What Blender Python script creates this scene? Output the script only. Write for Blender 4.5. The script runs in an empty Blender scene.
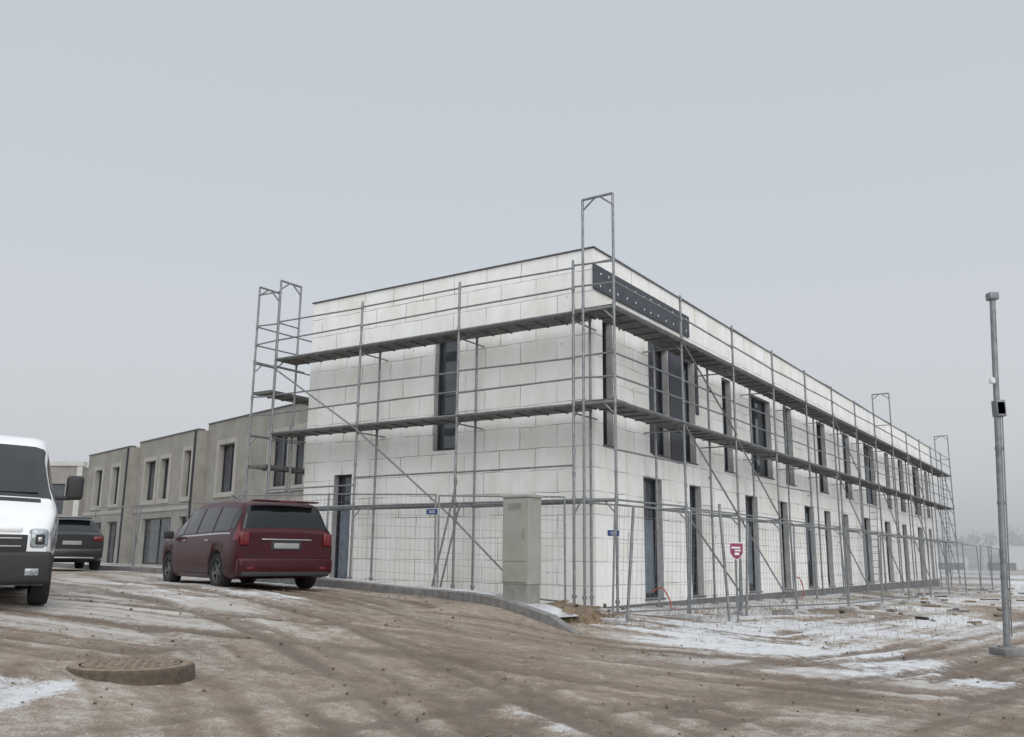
import bpy, math, random
import numpy as np
from mathutils import Vector, Matrix
random.seed(7)
scene=bpy.context.scene
COL=scene.collection

# ---------------------------------------------------------------- materials
def mat(name,col,rough=.6,metal=0,nscale=0,namt=.25,bump=0,coat=0,bscale=None,spec=.5):
    m=bpy.data.materials.new(name); m.use_nodes=True
    nt=m.node_tree; b=nt.nodes['Principled BSDF']
    b.inputs['Base Color'].default_value=(*col[:3],1)
    b.inputs['Roughness'].default_value=rough; b.inputs['Metallic'].default_value=metal
    b.inputs['Coat Weight'].default_value=coat; b.inputs['Coat Roughness'].default_value=.08
    b.inputs['Specular IOR Level'].default_value=spec
    if nscale:
        tc=nt.nodes.new('ShaderNodeTexCoord'); n=nt.nodes.new('ShaderNodeTexNoise')
        n.inputs['Scale'].default_value=nscale; n.inputs['Detail'].default_value=6; n.inputs['Roughness'].default_value=.62
        nt.links.new(tc.outputs['Object'],n.inputs['Vector'])
        r=nt.nodes.new('ShaderNodeValToRGB')
        r.color_ramp.elements[0].position=.3; r.color_ramp.elements[1].position=.7
        r.color_ramp.elements[0].color=tuple(c*(1-namt) for c in col[:3])+(1,)
        r.color_ramp.elements[1].color=tuple(min(1,c*(1+namt)) for c in col[:3])+(1,)
        nt.links.new(n.outputs['Fac'],r.inputs['Fac']); nt.links.new(r.outputs['Color'],b.inputs['Base Color'])
        if bump:
            bp=nt.nodes.new('ShaderNodeBump'); bp.inputs['Strength'].default_value=bump; bp.inputs['Distance'].default_value=.02
            nt.links.new(n.outputs['Fac'],bp.inputs['Height']); nt.links.new(bp.outputs['Normal'],b.inputs['Normal'])
    return m

def block_mat(name,axis,col=(.90,.902,.905)):
    m=bpy.data.materials.new(name); m.use_nodes=True; nt=m.node_tree; N=nt.nodes; L=nt.links
    b=N['Principled BSDF']; b.inputs['Roughness'].default_value=.95; b.inputs['Specular IOR Level'].default_value=.05
    tc=N.new('ShaderNodeTexCoord'); sp=N.new('ShaderNodeSeparateXYZ'); cb=N.new('ShaderNodeCombineXYZ')
    L.new(tc.outputs['Object'],sp.inputs[0])
    L.new(sp.outputs[axis],cb.inputs[0]); L.new(sp.outputs[2],cb.inputs[1])
    n0=N.new('ShaderNodeTexNoise'); n0.inputs['Scale'].default_value=1.3; n0.inputs['Detail'].default_value=3
    L.new(cb.outputs[0],n0.inputs['Vector'])
    vs=N.new('ShaderNodeVectorMath'); vs.operation='SCALE'; vs.inputs['Scale'].default_value=.085
    L.new(n0.outputs['Color'],vs.inputs[0])
    va=N.new('ShaderNodeVectorMath'); va.operation='ADD'; L.new(cb.outputs[0],va.inputs[0]); L.new(vs.outputs[0],va.inputs[1])
    br=N.new('ShaderNodeTexBrick'); L.new(va.outputs[0],br.inputs['Vector'])
    br.inputs['Scale'].default_value=1; br.inputs['Brick Width'].default_value=1.0; br.inputs['Row Height'].default_value=.5
    br.inputs['Mortar Size'].default_value=.011; br.inputs['Mortar Smooth'].default_value=.3; br.inputs['Bias'].default_value=0
    br.offset=.43; br.squash=1
    br.inputs['Color1'].default_value=(*[min(1,c*1.04) for c in col],1); br.inputs['Color2'].default_value=(col[0]*.93,col[1]*.915,col[2]*.86,1)
    br.inputs['Mortar'].default_value=(.24,.24,.24,1)
    n1=N.new('ShaderNodeTexNoise'); n1.inputs['Scale'].default_value=1.3; n1.inputs['Detail'].default_value=5
    L.new(cb.outputs[0],n1.inputs['Vector'])
    mr=N.new('ShaderNodeMapRange'); mr.inputs[1].default_value=.38; mr.inputs[2].default_value=.62; mr.inputs[3].default_value=.82; mr.inputs[4].default_value=.08
    L.new(n1.outputs['Fac'],mr.inputs[0])
    mx=N.new('ShaderNodeMix'); mx.data_type='RGBA'; mx.inputs[7].default_value=(*col,1)
    L.new(mr.outputs[0],mx.inputs[0]); L.new(br.outputs['Color'],mx.inputs[6])
    n2=N.new('ShaderNodeTexNoise'); n2.inputs['Scale'].default_value=1.1; n2.inputs['Detail'].default_value=8; n2.inputs['Roughness'].default_value=.7
    mp=N.new('ShaderNodeMapping'); mp.inputs['Scale'].default_value=(1.6,.5,1); L.new(cb.outputs[0],mp.inputs[0]); L.new(mp.outputs[0],n2.inputs['Vector'])
    r2=N.new('ShaderNodeValToRGB'); r2.color_ramp.elements[0].position=.3; r2.color_ramp.elements[1].position=.58
    r2.color_ramp.elements[0].color=(.87,.85,.79,1); r2.color_ramp.elements[1].color=(1,1,1,1)
    L.new(n2.outputs['Fac'],r2.inputs[0])
    mm=N.new('ShaderNodeMix'); mm.data_type='RGBA'; mm.blend_type='MULTIPLY'; mm.inputs[0].default_value=1
    L.new(mx.outputs[2],mm.inputs[6]); L.new(r2.outputs[0],mm.inputs[7])
    v=N.new('ShaderNodeTexVoronoi'); v.inputs['Scale'].default_value=1.6; L.new(cb.outputs[0],v.inputs['Vector'])
    lt=N.new('ShaderNodeMath'); lt.operation='LESS_THAN'; lt.inputs[1].default_value=.035; L.new(v.outputs['Distance'],lt.inputs[0])
    ms=N.new('ShaderNodeMix'); ms.data_type='RGBA'; L.new(lt.outputs[0],ms.inputs[0]); L.new(mm.outputs[2],ms.inputs[6]); ms.inputs[7].default_value=(.45,.43,.39,1)
    L.new(ms.outputs[2],b.inputs['Base Color'])
    bp=N.new('ShaderNodeBump'); bp.inputs['Strength'].default_value=.35; bp.inputs['Distance'].default_value=.01; bp.invert=True
    L.new(br.outputs['Fac'],bp.inputs['Height']); L.new(bp.outputs[0],b.inputs['Normal'])
    return m

M={}
M['steel']=mat('galvanised_steel',(.235,.245,.255),.5,.5,9,.3)
M['deck']=mat('deck_boards',(.13,.13,.125),.7,.1,6,.4)
M['wallF']=block_mat('insulation_blocks_front',1)
M['wallR']=block_mat('insulation_blocks_side',0)
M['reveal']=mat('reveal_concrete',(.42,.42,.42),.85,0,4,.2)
M['graph']=mat('graphite_board',(.075,.08,.095),.85,0,5,.2)
M['frame']=mat('window_frame',(.03,.033,.04),.45,0,8,.15)
M['glass']=mat('window_glass',(.05,.058,.068),.05,0,1.2,.6,spec=1)
M['film']=mat('window_film',(.16,.19,.23),.3,0,2.5,.35)
M['coping']=mat('coping',(.10,.10,.105),.5,.2,6,.2)
M['roof']=mat('roof_membrane',(.3,.3,.3),.8,0,3,.3)
M['white']=mat('white_plastic',(.72,.72,.72),.6,0,9,.08)
M['conc']=mat('grey_render',(.285,.272,.245),.9,0,.9,.2,.2)
M['conc2']=mat('pale_surround',(.38,.365,.335),.9,0,1.5,.12,.1)
M['plinth']=mat('dark_plinth',(.16,.16,.16),.9,0,3,.3)
M['kerb']=mat('kerb_concrete',(.20,.195,.19),.9,0,7,.3,.4)
M['pave']=mat('snowy_pavement_concrete',(.50,.50,.51),.9,0,2.5,.5,.4)
M['foot']=mat('snowy_concrete_foot',(.42,.42,.43),.9,0,9,.5,.4)
M['cab']=mat('cabinet_paint',(.33,.33,.295),.55,0,2.5,.12)
M['cabd']=mat('cabinet_plinth',(.25,.25,.225),.7,0,6,.2)
M['wire']=mat('fence_wire',(.22,.23,.24),.5,.5,9,.2)
M['blue']=mat('blue_sign',(.03,.06,.18),.4,0,20,.15)
M['red']=mat('red_sign',(.26,.05,.12),.5,0,20,.2)
M['redc']=mat('red_cable',(.38,.06,.04),.5,0,20,.15)
M['iron']=mat('cast_iron',(.22,.165,.12),.8,.05,14,.5,.6)
M['irond']=mat('cast_iron_side',(.09,.068,.05),.85,.05,14,.4,.6)
M['timber']=mat('timber',(.26,.20,.12),.8,0,8,.4,.3)
M['soil']=mat('soil',(.17,.128,.09),.95,0,6,.5,.8)
M['tyre']=mat('tyre_rubber',(.02,.02,.02),.85,0,20,.3)
M['rim']=mat('alloy_rim',(.16,.16,.165),.45,.6,9,.2)
M['paintR']=mat('burgundy_paint',(.045,.003,.008),.42,0,5,.2,coat=.25,spec=.25)
M['paintB']=mat('black_paint',(.015,.016,.018),.35,.1,5,.2,coat=.4)
M['paintW']=mat('white_paint',(.76,.77,.78),.35,0,2,.05,coat=.6)
M['cglass']=mat('vehicle_glass',(.01,.012,.014),.05,0,3,.2,spec=.5)
M['dark']=mat('dark_plastic',(.025,.025,.027),.6,0,12,.25)
M['chrome']=mat('chrome',(.5,.5,.5),.25,.9,9,.1)
M['tail']=mat('tail_lamp',(.13,.005,.008),.2,0,20,.3,coat=.4)
M['lamp']=mat('head_lamp',(.30,.33,.35),.12,.3,25,.5,coat=1)
M['plate']=mat('number_plate',(.30,.30,.30),.5,0,30,.25)
M['twig']=mat('haze_paled_bark',(.25,.25,.25),1,0,1,.2,spec=0)  # far tree bark, colour lightened to paint in distance haze
M['far']=mat('white_cladding',(.66,.67,.69),.9,0,1,.08,spec=0)
M['fard']=mat('dark_cladding',(.12,.13,.15),.9,0,1,.1,spec=0)
M['brown']=mat('brown_render',(.28,.26,.24),.9,0,1,.15)
M['cream']=mat('cream_trim',(.52,.51,.49),.8,0,2,.1)

# ---------------------------------------------------------------- mesh batch
class B:
    def __init__(s): s.v=[]; s.f=[]; s.m=[]; s.mats=[]; s.cur=0
    def use(s,k):
        mt=M[k]
        if mt not in s.mats: s.mats.append(mt)
        s.cur=s.mats.index(mt); return s
    def face(s,pts):
        n=len(s.v); s.v+= [tuple(p) for p in pts]; s.f.append(tuple(range(n,n+len(pts)))); s.m.append(s.cur)
    def addmesh(s,vs,fs):
        n=len(s.v); s.v+=[tuple(p) for p in vs]
        for f in fs: s.f.append(tuple(i+n for i in f)); s.m.append(s.cur)
    def box(s,c,d,rot=None,bev=0):
        x,y,z=d[0]/2,d[1]/2,d[2]/2
        if bev<=0:
            vs=[Vector((a*x,b*y,e*z)) for a in(-1,1) for b in(-1,1) for e in(-1,1)]
            fs=[(0,1,3,2),(4,6,7,5),(0,4,5,1),(2,3,7,6),(0,2,6,4),(1,5,7,3)]
        else:
            import bmesh
            bm=bmesh.new(); bmesh.ops.create_cube(bm,size=1)
            for v in bm.verts: v.co=Vector((v.co.x*2*x,v.co.y*2*y,v.co.z*2*z))
            bmesh.ops.bevel(bm,geom=bm.edges[:],offset=bev,segments=3,profile=.5,affect='EDGES')
            bm.verts.index_update()
            vs=[v.co.copy() for v in bm.verts]; fs=[tuple(v.index for v in f.verts) for f in bm.faces]; bm.free()
        if rot is not None: vs=[rot@v for v in vs]
        c=Vector(c); s.addmesh([v+c for v in vs],fs)
    def b2(s,a,b):
        s.box([(a[i]+b[i])/2 for i in range(3)],[abs(b[i]-a[i]) for i in range(3)])
    def tube(s,p,q,r,n=7,r2=None):
        p=Vector(p); q=Vector(q); d=q-p
        if d.length<1e-6: return
        z=d.normalized(); x=z.orthogonal().normalized(); y=z.cross(x); r2=r if r2 is None else r2
        vs=[p+(x*math.cos(2*math.pi*i/n)+y*math.sin(2*math.pi*i/n))*r for i in range(n)]+\
           [q+(x*math.cos(2*math.pi*i/n)+y*math.sin(2*math.pi*i/n))*r2 for i in range(n)]
        fs=[(i,(i+1)%n,n+(i+1)%n,n+i) for i in range(n)]+[tuple(range(n-1,-1,-1)),tuple(range(n,2*n))]
        s.addmesh(vs,fs)
    def lathe(s,prof,c,axis,n=24):
        ax=Vector(axis).normalized(); x=ax.orthogonal().normalized(); y=ax.cross(x); c=Vector(c)
        vs=[]; fs=[]
        for r,h in prof:
            for i in range(n):
                a=2*math.pi*i/n; vs.append(c+ax*h+(x*math.cos(a)+y*math.sin(a))*r)
        for k in range(len(prof)-1):
            for i in range(n):
                fs.append((k*n+i,k*n+(i+1)%n,(k+1)*n+(i+1)%n,(k+1)*n+i))
        s.addmesh(vs,fs)
    def obj(s,name,parent=None,smooth=None):
        me=bpy.data.meshes.new(name); me.from_pydata(s.v,[],s.f)
        for mt in s.mats: me.materials.append(mt)
        me.polygons.foreach_set('material_index',s.m)
        if smooth:
            import bmesh
            bm=bmesh.new(); bm.from_mesh(me); bmesh.ops.remove_doubles(bm,verts=bm.verts,dist=.0004)
            bmesh.ops.recalc_face_normals(bm,faces=bm.faces)
            for f in bm.faces: f.smooth=True
            for e in bm.edges:
                e.smooth = (len(e.link_faces)==2 and e.calc_face_angle(0)<math.radians(smooth))
            bm.to_mesh(me); bm.free()
        me.update()
        o=bpy.data.objects.new(name,me); COL.objects.link(o)
        if parent: o.parent=parent
        return o
def empty(name,loc=(0,0,0),rz=0):
    e=bpy.data.objects.new(name,None); COL.objects.link(e); e.location=loc; e.rotation_euler=(0,0,rz); e.empty_display_size=.3
    return e

# ---------------------------------------------------------------- terrain
KERB=[(1.15,15.75,-.27),(.75,16.1,-.14),(.3,16.5,.04),(-.25,17.05,.15),(-1.85,18.9,.22),(-3.9,20.7,.33),(-8,24.7,.42),(-12.9,29.4,.46),(-20,37,.5),(-30,49,.5)]
PT=[(0,0,-.55),(0,9,-.47),(5,9,-.5),(8,15,-.42),(-3.65,9.1,-.08),(-7,12,.36),(-6.5,7,.2),(-4.2,17.4,.38),
    (0,13,-.25),(2,17,-.08),(1.8,19.5,0),(4,19,-.12),(6,22,-.18),(-5.5,24.4,.3),(-2,21.5,.2),(-13.2,27.5,.5),(-10,17,.45),(-22,25,.55),
    (9.1,24.8,-.25),(14,35,-.25),(22,45,-.35),(27,56,-.42),(20,30,-.42),(15,20,-.45),(12,10,-.5),(45,60,-.5),(-30,45,.5),(-45,60,.5),(-8,36,.4),(60,30,-.5),(-40,20,.6)]+KERB
PA=np.array(PT,float); c2=1.5
def phi(r2): return np.sqrt(r2+c2)
D2=((PA[:,None,:2]-PA[None,:,:2])**2).sum(-1); n=len(PA)
A=np.zeros((n+1,n+1)); A[:n,:n]=phi(D2)-np.eye(n)*.15; A[:n,n]=1; A[n,:n]=1
W=np.linalg.solve(A,np.append(PA[:,2],0))
def hgt(x,y):
    x=np.asarray(x,float); y=np.asarray(y,float)
    out=np.full(x.shape,W[n])
    for i in range(n): out=out+W[i]*phi((x-PA[i,0])**2+(y-PA[i,1])**2)
    d=np.sqrt(x**2+(y-20)**2); t=np.clip((d-45)/60,0,1); t=t*t*(3-2*t)
    out=np.clip(out,-.9,.9)
    return out*(1-t)+(-.45)*t
def H(x,y): return float(hgt(np.array([x]),np.array([y]))[0])
def hash2(i,j,s):
    h=np.sin(i*127.1+j*311.7+s*74.7)*43758.5453; return h-np.floor(h)
def vn(x,y,s):
    i=np.floor(x); j=np.floor(y); fx=x-i; fy=y-j; fx=fx*fx*(3-2*fx); fy=fy*fy*(3-2*fy)
    return (hash2(i,j,s)*(1-fx)+hash2(i+1,j,s)*fx)*(1-fy)+(hash2(i,j+1,s)*(1-fx)+hash2(i+1,j+1,s)*fx)*fy
def fbm(x,y,s,o=4):
    a=0;w=.5;t=0
    for k in range(o): a=a+w*vn(x*2**k+k*17.3,y*2**k-k*9.1,s+k); t+=w; w*=.55
    return a/t
def lines(lo,hi,step,far,g=1.12):
    m=list(np.arange(lo,hi+1e-6,step)); d=step; x=m[-1]
    while x<far: d*=g; x+=d; m.append(x)
    d=step; x=m[0]
    while x>-far: d*=g; x-=d; m.insert(0,x)
    return np.array(m)
gx=lines(-9,10,.055,900); gy=lines(7.4,19,.055,900)
X,Y=np.meshgrid(gx,gy); 
Z=hgt(X,Y)
def catmull(P,k=9):
    P=[np.array(p,float) for p in P]; P=[2*P[0]-P[1]]+P+[2*P[-1]-P[-2]]; out=[]
    for i in range(1,len(P)-2):
        for j in range(k):
            t=j/k; out.append(.5*((2*P[i])+(-P[i-1]+P[i+1])*t+(2*P[i-1]-5*P[i]+4*P[i+1]-P[i+2])*t*t+(-P[i-1]+3*P[i]-3*P[i+1]+P[i+2])*t**3))
    out.append(P[-2]); return np.array(out)
TR=[([(-10,13.5),(-5,12.6),(0,12.7),(4,10.8),(9,6)],1.0),([(1,4),(.2,8),(-2.4,12.3),(-6.5,16.5),(-12,23)],1.0),
    ([(2.4,4),(1.9,8.5),(.2,12.2),(-3.4,15.6),(-8,20)],.8),([(2,5),(4.2,8.5),(8,12.2),(14,19),(26,34)],1.0),
    ([(-1,7),(2,11.3),(6,14.2),(10.5,18.5),(19,29)],.9),([(-3,5),(-.5,9.3),(3.5,12.2),(8.5,15.2),(15,22.5)],.8),([(-9,10),(-4,10.9),(1.5,10.6),(5.5,8.2),(8,5.5)],.7),
    ([(-8,15.2),(-3,14.3),(1.2,14.2),(5,12.4),(10,9)],.6),([(.4,4),(-.6,8),(-3.6,11.8),(-8,15),(-14,20)],.8),([(1,6),(3.5,9.8),(7.4,13.4),(12,18.4),(22,31)],.8)]
rut=np.zeros_like(Z); disp=np.zeros_like(Z); streak=np.full_like(Z,.5)
near=(X>-14)&(X<28)&(Y>4)&(Y<36)
xs=X[near]; ys=Y[near]; rn=np.zeros(xs.shape); dn=np.zeros(xs.shape)
wob=(fbm(xs*.8,ys*.8,5,2)-.5)*.25
bestd=np.full(xs.shape,99.); bests=np.zeros(xs.shape); bsign=np.zeros(xs.shape)
for ti,(P,wt) in enumerate(TR):
    C=catmull(P)
    T=np.gradient(C,axis=0); T/=np.linalg.norm(T,axis=1)[:,None]; Nn=np.stack([-T[:,1],T[:,0]],1)
    if ti in(0,1,3):
        s0=0
        for a,b in zip(C[:-1],C[1:]):
            ab=b-a; l=np.hypot(*ab); t=np.clip(((xs-a[0])*ab[0]+(ys-a[1])*ab[1])/l**2,0,1)
            dx_=xs-a[0]-t*ab[0]; dy_=ys-a[1]-t*ab[1]; d=np.hypot(dx_,dy_); up=d<bestd
            bestd=np.where(up,d,bestd); bests=np.where(up,s0+t*l+ti*50,bests); bsign=np.where(up,np.sign(ab[0]*dy_-ab[1]*dx_)*d,bsign); s0+=l
    for off in(-.8,.8):
        Q=C+Nn*off; dm=np.full(xs.shape,9.)
        for a,b in zip(Q[:-1],Q[1:]):
            ab=b-a; l2=(ab**2).sum(); t=np.clip(((xs-a[0])*ab[0]+(ys-a[1])*ab[1])/l2,0,1)
            dm=np.minimum(dm,np.hypot(xs-a[0]-t*ab[0],ys-a[1]-t*ab[1]))
        dm=np.abs(dm+wob*.6)
        rn=np.maximum(rn,wt*np.exp(-(dm/.16)**4)); dn+=wt*(-.017*np.exp(-(dm/.14)**4)+.012*np.exp(-((dm-.25)/.075)**2))
brk=np.clip((fbm(xs*.5,ys*.5,91,3)-.3)*3.5,0.15,1); rn*=brk
rut[near]=rn; disp[near]=dn*brk
st=fbm(bsign*3.6+wob*2,bests*.22,41,5); st=np.clip(.5+(st-.5)*1.15,0,1); streak[near]=st
disp[near]+=(st-.5)*.028
nz=fbm(X*.9,Y*.9,11,5)-.5; nz2=fbm(X*6,Y*6,23,5)-.5
damp=np.clip(1-(np.hypot(X,Y-14)-30)/40,0,1)
Z=Z+disp+(nz*.06+nz2*.028)*damp
def ss(a,b,x): t=np.clip((x-a)/(b-a),0,1); return t*t*(3-2*t)
sd=.75*(X-1.2)+.66*(Y-15.6)
pot=.67*ss(-1.2,1.6,sd)*ss(-.3,1.2,X-.2)
pot=np.maximum(pot,.46*ss(-4,.2,sd)*ss(1,3,X))
pot=np.maximum(pot,.44*ss(-.5,-3.5,X)*ss(10.6,12.8,Y))
pot=np.maximum(pot,.85*ss(-3.3,-3.9,X)*ss(8.9,8.0,Y))
pot=np.maximum(pot,.20)
pot=np.maximum(pot,.60*ss(28,60,np.hypot(X,Y)))
SN=ss(.0,.38,pot+(fbm(X*.55+3,Y*.55,31,5)-.5)*1.1+(streak-.5)*.6-.44)
SN=SN*(1-.65*rut)
DU=.40+.42*ss(-.5,-4,X)*ss(9.5,13,Y)+.5*ss(-3,1,sd)*ss(0,2,X)+.2*ss(-2.8,-4,X)
DU=DU*(1-.75*rut)*np.clip(.35+1.3*(streak-.5)*2+.5,.1,1.5)*np.clip(.5+(fbm(X*.35,Y*.35,77,3)-.35)*2.2,.2,1.2)
me=bpy.data.meshes.new('ground'); ny,nx=X.shape
idx=np.arange(nx*ny).reshape(ny,nx)
F=np.stack([idx[:-1,:-1],idx[:-1,1:],idx[1:,1:],idx[1:,:-1]],-1).reshape(-1,4)
me.vertices.add(nx*ny); me.vertices.foreach_set('co',np.stack([X,Y,Z],-1).ravel())
me.loops.add(F.size); me.loops.foreach_set('vertex_index',F.ravel())
me.polygons.add(len(F)); me.polygons.foreach_set('loop_start',np.arange(0,F.size,4)); me.polygons.foreach_set('loop_total',np.full(len(F),4))
me.update(calc_edges=True); me.validate()
me.polygons.foreach_set('use_smooth',np.ones(len(F),bool))
for nm_,arr in(('snow',SN),('rut',rut),('dust',DU),('streak',streak)):
    at=me.attributes.new(nm_,'FLOAT','POINT'); at.data.foreach_set('value',arr.ravel().astype(np.float32))
g=bpy.data.objects.new('ground',me); COL.objects.link(g)
m=bpy.data.materials.new('dirt_and_snow'); m.use_nodes=True; nt=m.node_tree; N=nt.nodes; L=nt.links; b=N['Principled BSDF']
tc=N.new('ShaderNodeTexCoord')
def noise(sc,det=8,ro=.65):
    q=N.new('ShaderNodeTexNoise'); q.inputs['Scale'].default_value=sc; q.inputs['Detail'].default_value=det; q.inputs['Roughness'].default_value=ro
    L.new(tc.outputs['Object'],q.inputs['Vector']); return q
def mth(op,a,bb,c=None):
    q=N.new('ShaderNodeMath'); q.operation=op
    for i,v in enumerate((a,bb,c)):
        if v is None: continue
        if hasattr(v,'is_output'): L.new(v,q.inputs[i])
        else: q.inputs[i].default_value=v
    return q.outputs[0]
def ramp(f,els):
    r=N.new('ShaderNodeValToRGB'); L.new(f,r.inputs[0])
    while len(r.color_ramp.elements)<len(els): r.color_ramp.elements.new(.5)
    for e,(p,c) in zip(r.color_ramp.elements,els): e.position=p; e.color=(*c,1)
    return r.outputs[0]
def mixc(f,a,bb,bt='MIX'):
    q=N.new('ShaderNodeMix'); q.data_type='RGBA'; q.blend_type=bt
    for i,v in ((0,f),(6,a),(7,bb)):
        if hasattr(v,'is_output'): L.new(v,q.inputs[i])
        else: q.inputs[i].default_value=v
    return q.outputs[2]
def att(nm_):
    a=N.new('ShaderNodeAttribute'); a.attribute_name=nm_; return a.outputs['Fac']
nA=noise(.45,6); nB=noise(6,8,.7); nC=noise(45,4,.7)
dirt=ramp(nA.outputs['Fac'],[(.3,(.20,.152,.112)),(.52,(.285,.228,.176)),(.72,(.35,.295,.238))])
dirt=mixc(1.0,dirt,ramp(att('streak'),[(.2,(.66,.63,.61)),(.5,(1,1,1)),(.8,(1.22,1.22,1.22))]),'MULTIPLY')
grain=ramp(nB.outputs['Fac'],[(.25,(.66,.66,.66)),(.5,(1,1,1)),(.75,(1.2,1.2,1.2))])
dirt=mixc(1.0,dirt,grain,'MULTIPLY')
grit=ramp(nC.outputs['Fac'],[(.3,(.68,.68,.68)),(.6,(1.06,1.06,1.06))])
dirt=mixc(.9,dirt,grit,'MULTIPLY')
dirt=mixc(mth('MULTIPLY',att('rut'),.66),dirt,(.11,.083,.062,1))
du=mth('ADD',mth('MULTIPLY',att('dust'),.75),mth('MULTIPLY',mth('SUBTRACT',nC.outputs['Fac'],.5),1.5))
du=mth('ADD',du,mth('MULTIPLY',mth('SUBTRACT',nB.outputs['Fac'],.5),1.2))
q=N.new('ShaderNodeMapRange'); q.interpolation_type='SMOOTHSTEP'; q.inputs[1].default_value=.18; q.inputs[2].default_value=.9; q.inputs[4].default_value=.60; L.new(du,q.inputs[0])
dirt=mixc(q.outputs[0],dirt,(.60,.59,.575,1))
sn=mth('ADD',att('snow'),mth('MULTIPLY',mth('SUBTRACT',nB.outputs['Fac'],.5),2.4))
sn=mth('ADD',sn,mth('MULTIPLY',mth('SUBTRACT',nC.outputs['Fac'],.5),1.6))
q=N.new('ShaderNodeMapRange'); q.interpolation_type='SMOOTHSTEP'; q.inputs[1].default_value=.33; q.inputs[2].default_value=1.1; L.new(sn,q.inputs[0]); snf=q.outputs[0]
col=mixc(mth('MULTIPLY',snf,.86),dirt,(.69,.705,.73,1))
L.new(col,b.inputs['Base Color'])
rr=N.new('ShaderNodeMapRange'); rr.inputs[3].default_value=.5; rr.inputs[4].default_value=.95; L.new(nA.outputs['Fac'],rr.inputs[0])
L.new(mth('SUBTRACT',rr.outputs[0],mth('MULTIPLY',att('rut'),.25)),b.inputs['Roughness'])
b.inputs['Specular IOR Level'].default_value=.3
bp=N.new('ShaderNodeBump'); bp.inputs['Strength'].default_value=.9; bp.inputs['Distance'].default_value=.035
L.new(mth('ADD',nB.outputs['Fac'],mth('MULTIPLY',nC.outputs['Fac'],.4)),bp.inputs['Height']); L.new(bp.outputs[0],b.inputs['Normal'])
me.materials.append(m)

# ---------------------------------------------------------------- kerb + pavement
KC=catmull([k[:2] for k in KERB],10)
bt=B(); bt.use('kerb')
T=np.gradient(KC,axis=0); T/=np.linalg.norm(T,axis=1)[:,None]; Nn=np.stack([T[:,1],-T[:,0]],1)
kz=hgt(KC[:,0],KC[:,1]); rise=np.concatenate([np.linspace(.02,.17,12),np.full(len(KC)-12,.17)])
for i in range(len(KC)-1):
    q=[]
    for j in(i,i+1):
        p=KC[j]; nn=Nn[j]; z=kz[j]; r=z+rise[j]
        q.append([(p[0],p[1],z-.3),(p[0],p[1],r-.02),(p[0]+nn[0]*.02,p[1]+nn[1]*.02,r),(p[0]+nn[0]*.15,p[1]+nn[1]*.15,r),(p[0]+nn[0]*.15,p[1]+nn[1]*.15,z-.3)])
    for k in range(4): bt.face([q[0][k],q[1][k],q[1][k+1],q[0][k+1]])
bt.obj('kerb')
bt=B(); bt.use('pave')
for i in range(10,len(KC)-1):
    q=[]
    for j in(i,i+1):
        p=KC[j]; nn=Nn[j]; r=kz[j]+rise[j]-.012
        q.append([(p[0]+nn[0]*.155,p[1]+nn[1]*.155,r),(p[0]+nn[0]*.75,p[1]+nn[1]*.75,r),(p[0]+nn[0]*.9,p[1]+nn[1]*.9,r-.35)])
    for k in range(2): bt.face([q[0][k],q[1][k],q[1][k+1],q[0][k+1]])
bt.obj('pavement')

# ---------------------------------------------------------------- walls with openings
def wall(bt,length,z0,z1,ops,mp,key,rev='reveal',depth=.22,a0=0):
    xs=sorted(set([a0,length]+[o[0] for o in ops]+[o[1] for o in ops])); zs=sorted(set([z0,z1]+[o[2] for o in ops]+[o[3] for o in ops]))
    bt.use(key)
    for i in range(len(xs)-1):
        for j in range(len(zs)-1):
            cx=(xs[i]+xs[i+1])/2; cz=(zs[j]+zs[j+1])/2
            if any(o[0]<cx<o[1] and o[2]<cz<o[3] for o in ops): continue
            bt.face([mp(xs[i],0,zs[j]),mp(xs[i+1],0,zs[j]),mp(xs[i+1],0,zs[j+1]),mp(xs[i],0,zs[j+1])])
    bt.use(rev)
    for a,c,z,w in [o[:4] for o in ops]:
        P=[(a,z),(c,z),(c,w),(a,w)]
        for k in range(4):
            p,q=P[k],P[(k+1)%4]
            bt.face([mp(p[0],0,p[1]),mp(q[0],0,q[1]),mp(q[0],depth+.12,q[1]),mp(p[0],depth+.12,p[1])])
def window(bt,bg,o,mp,depth=.22,div=1,trans=None,fr=.06,film=None):
    a,c,z,w=o[:4]
    def bx(b,a0,a1,d0,d1,z0,z1):
        p=mp(a0,d0,z0); q=mp(a1,d1,z1); b.b2([min(p[i],q[i]) for i in range(3)],[max(p[i],q[i]) for i in range(3)])
    bt.use('frame')
    bx(bt,a,a+fr,depth-.03,depth+.05,z,w); bx(bt,c-fr,c,depth-.03,depth+.05,z,w)
    bx(bt,a+fr,c-fr,depth-.03,depth+.05,z,z+fr+.02); bx(bt,a+fr,c-fr,depth-.03,depth+.05,w-fr,w)
    for k in range(1,div):
        x=a+(c-a)*k/div; bx(bt,x-.04,x+.04,depth-.025,depth+.045,z+fr+.02,w-fr)
    if trans:
        t=z+(w-z)*trans; bx(bt,a+fr,c-fr,depth-.028,depth+.042,t-.03,t+.03)
    bg.use('glass'); bg.face([mp(a+.02,depth+.02,z+.02),mp(c-.02,depth+.02,z+.02),mp(c-.02,depth+.02,w-.02),mp(a+.02,depth+.02,w-.02)])
    if film:
        bg.use('film'); f0=z+.1+(w-z-.2)*film[0]; f1=z+.1+(w-z-.2)*film[1]
        bg.face([mp(a+.09,depth+.012,f0),mp(c-.09,depth+.012,f0),mp(c-.09,depth+.012,f1),mp(a+.09,depth+.012,f1)])

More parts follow.
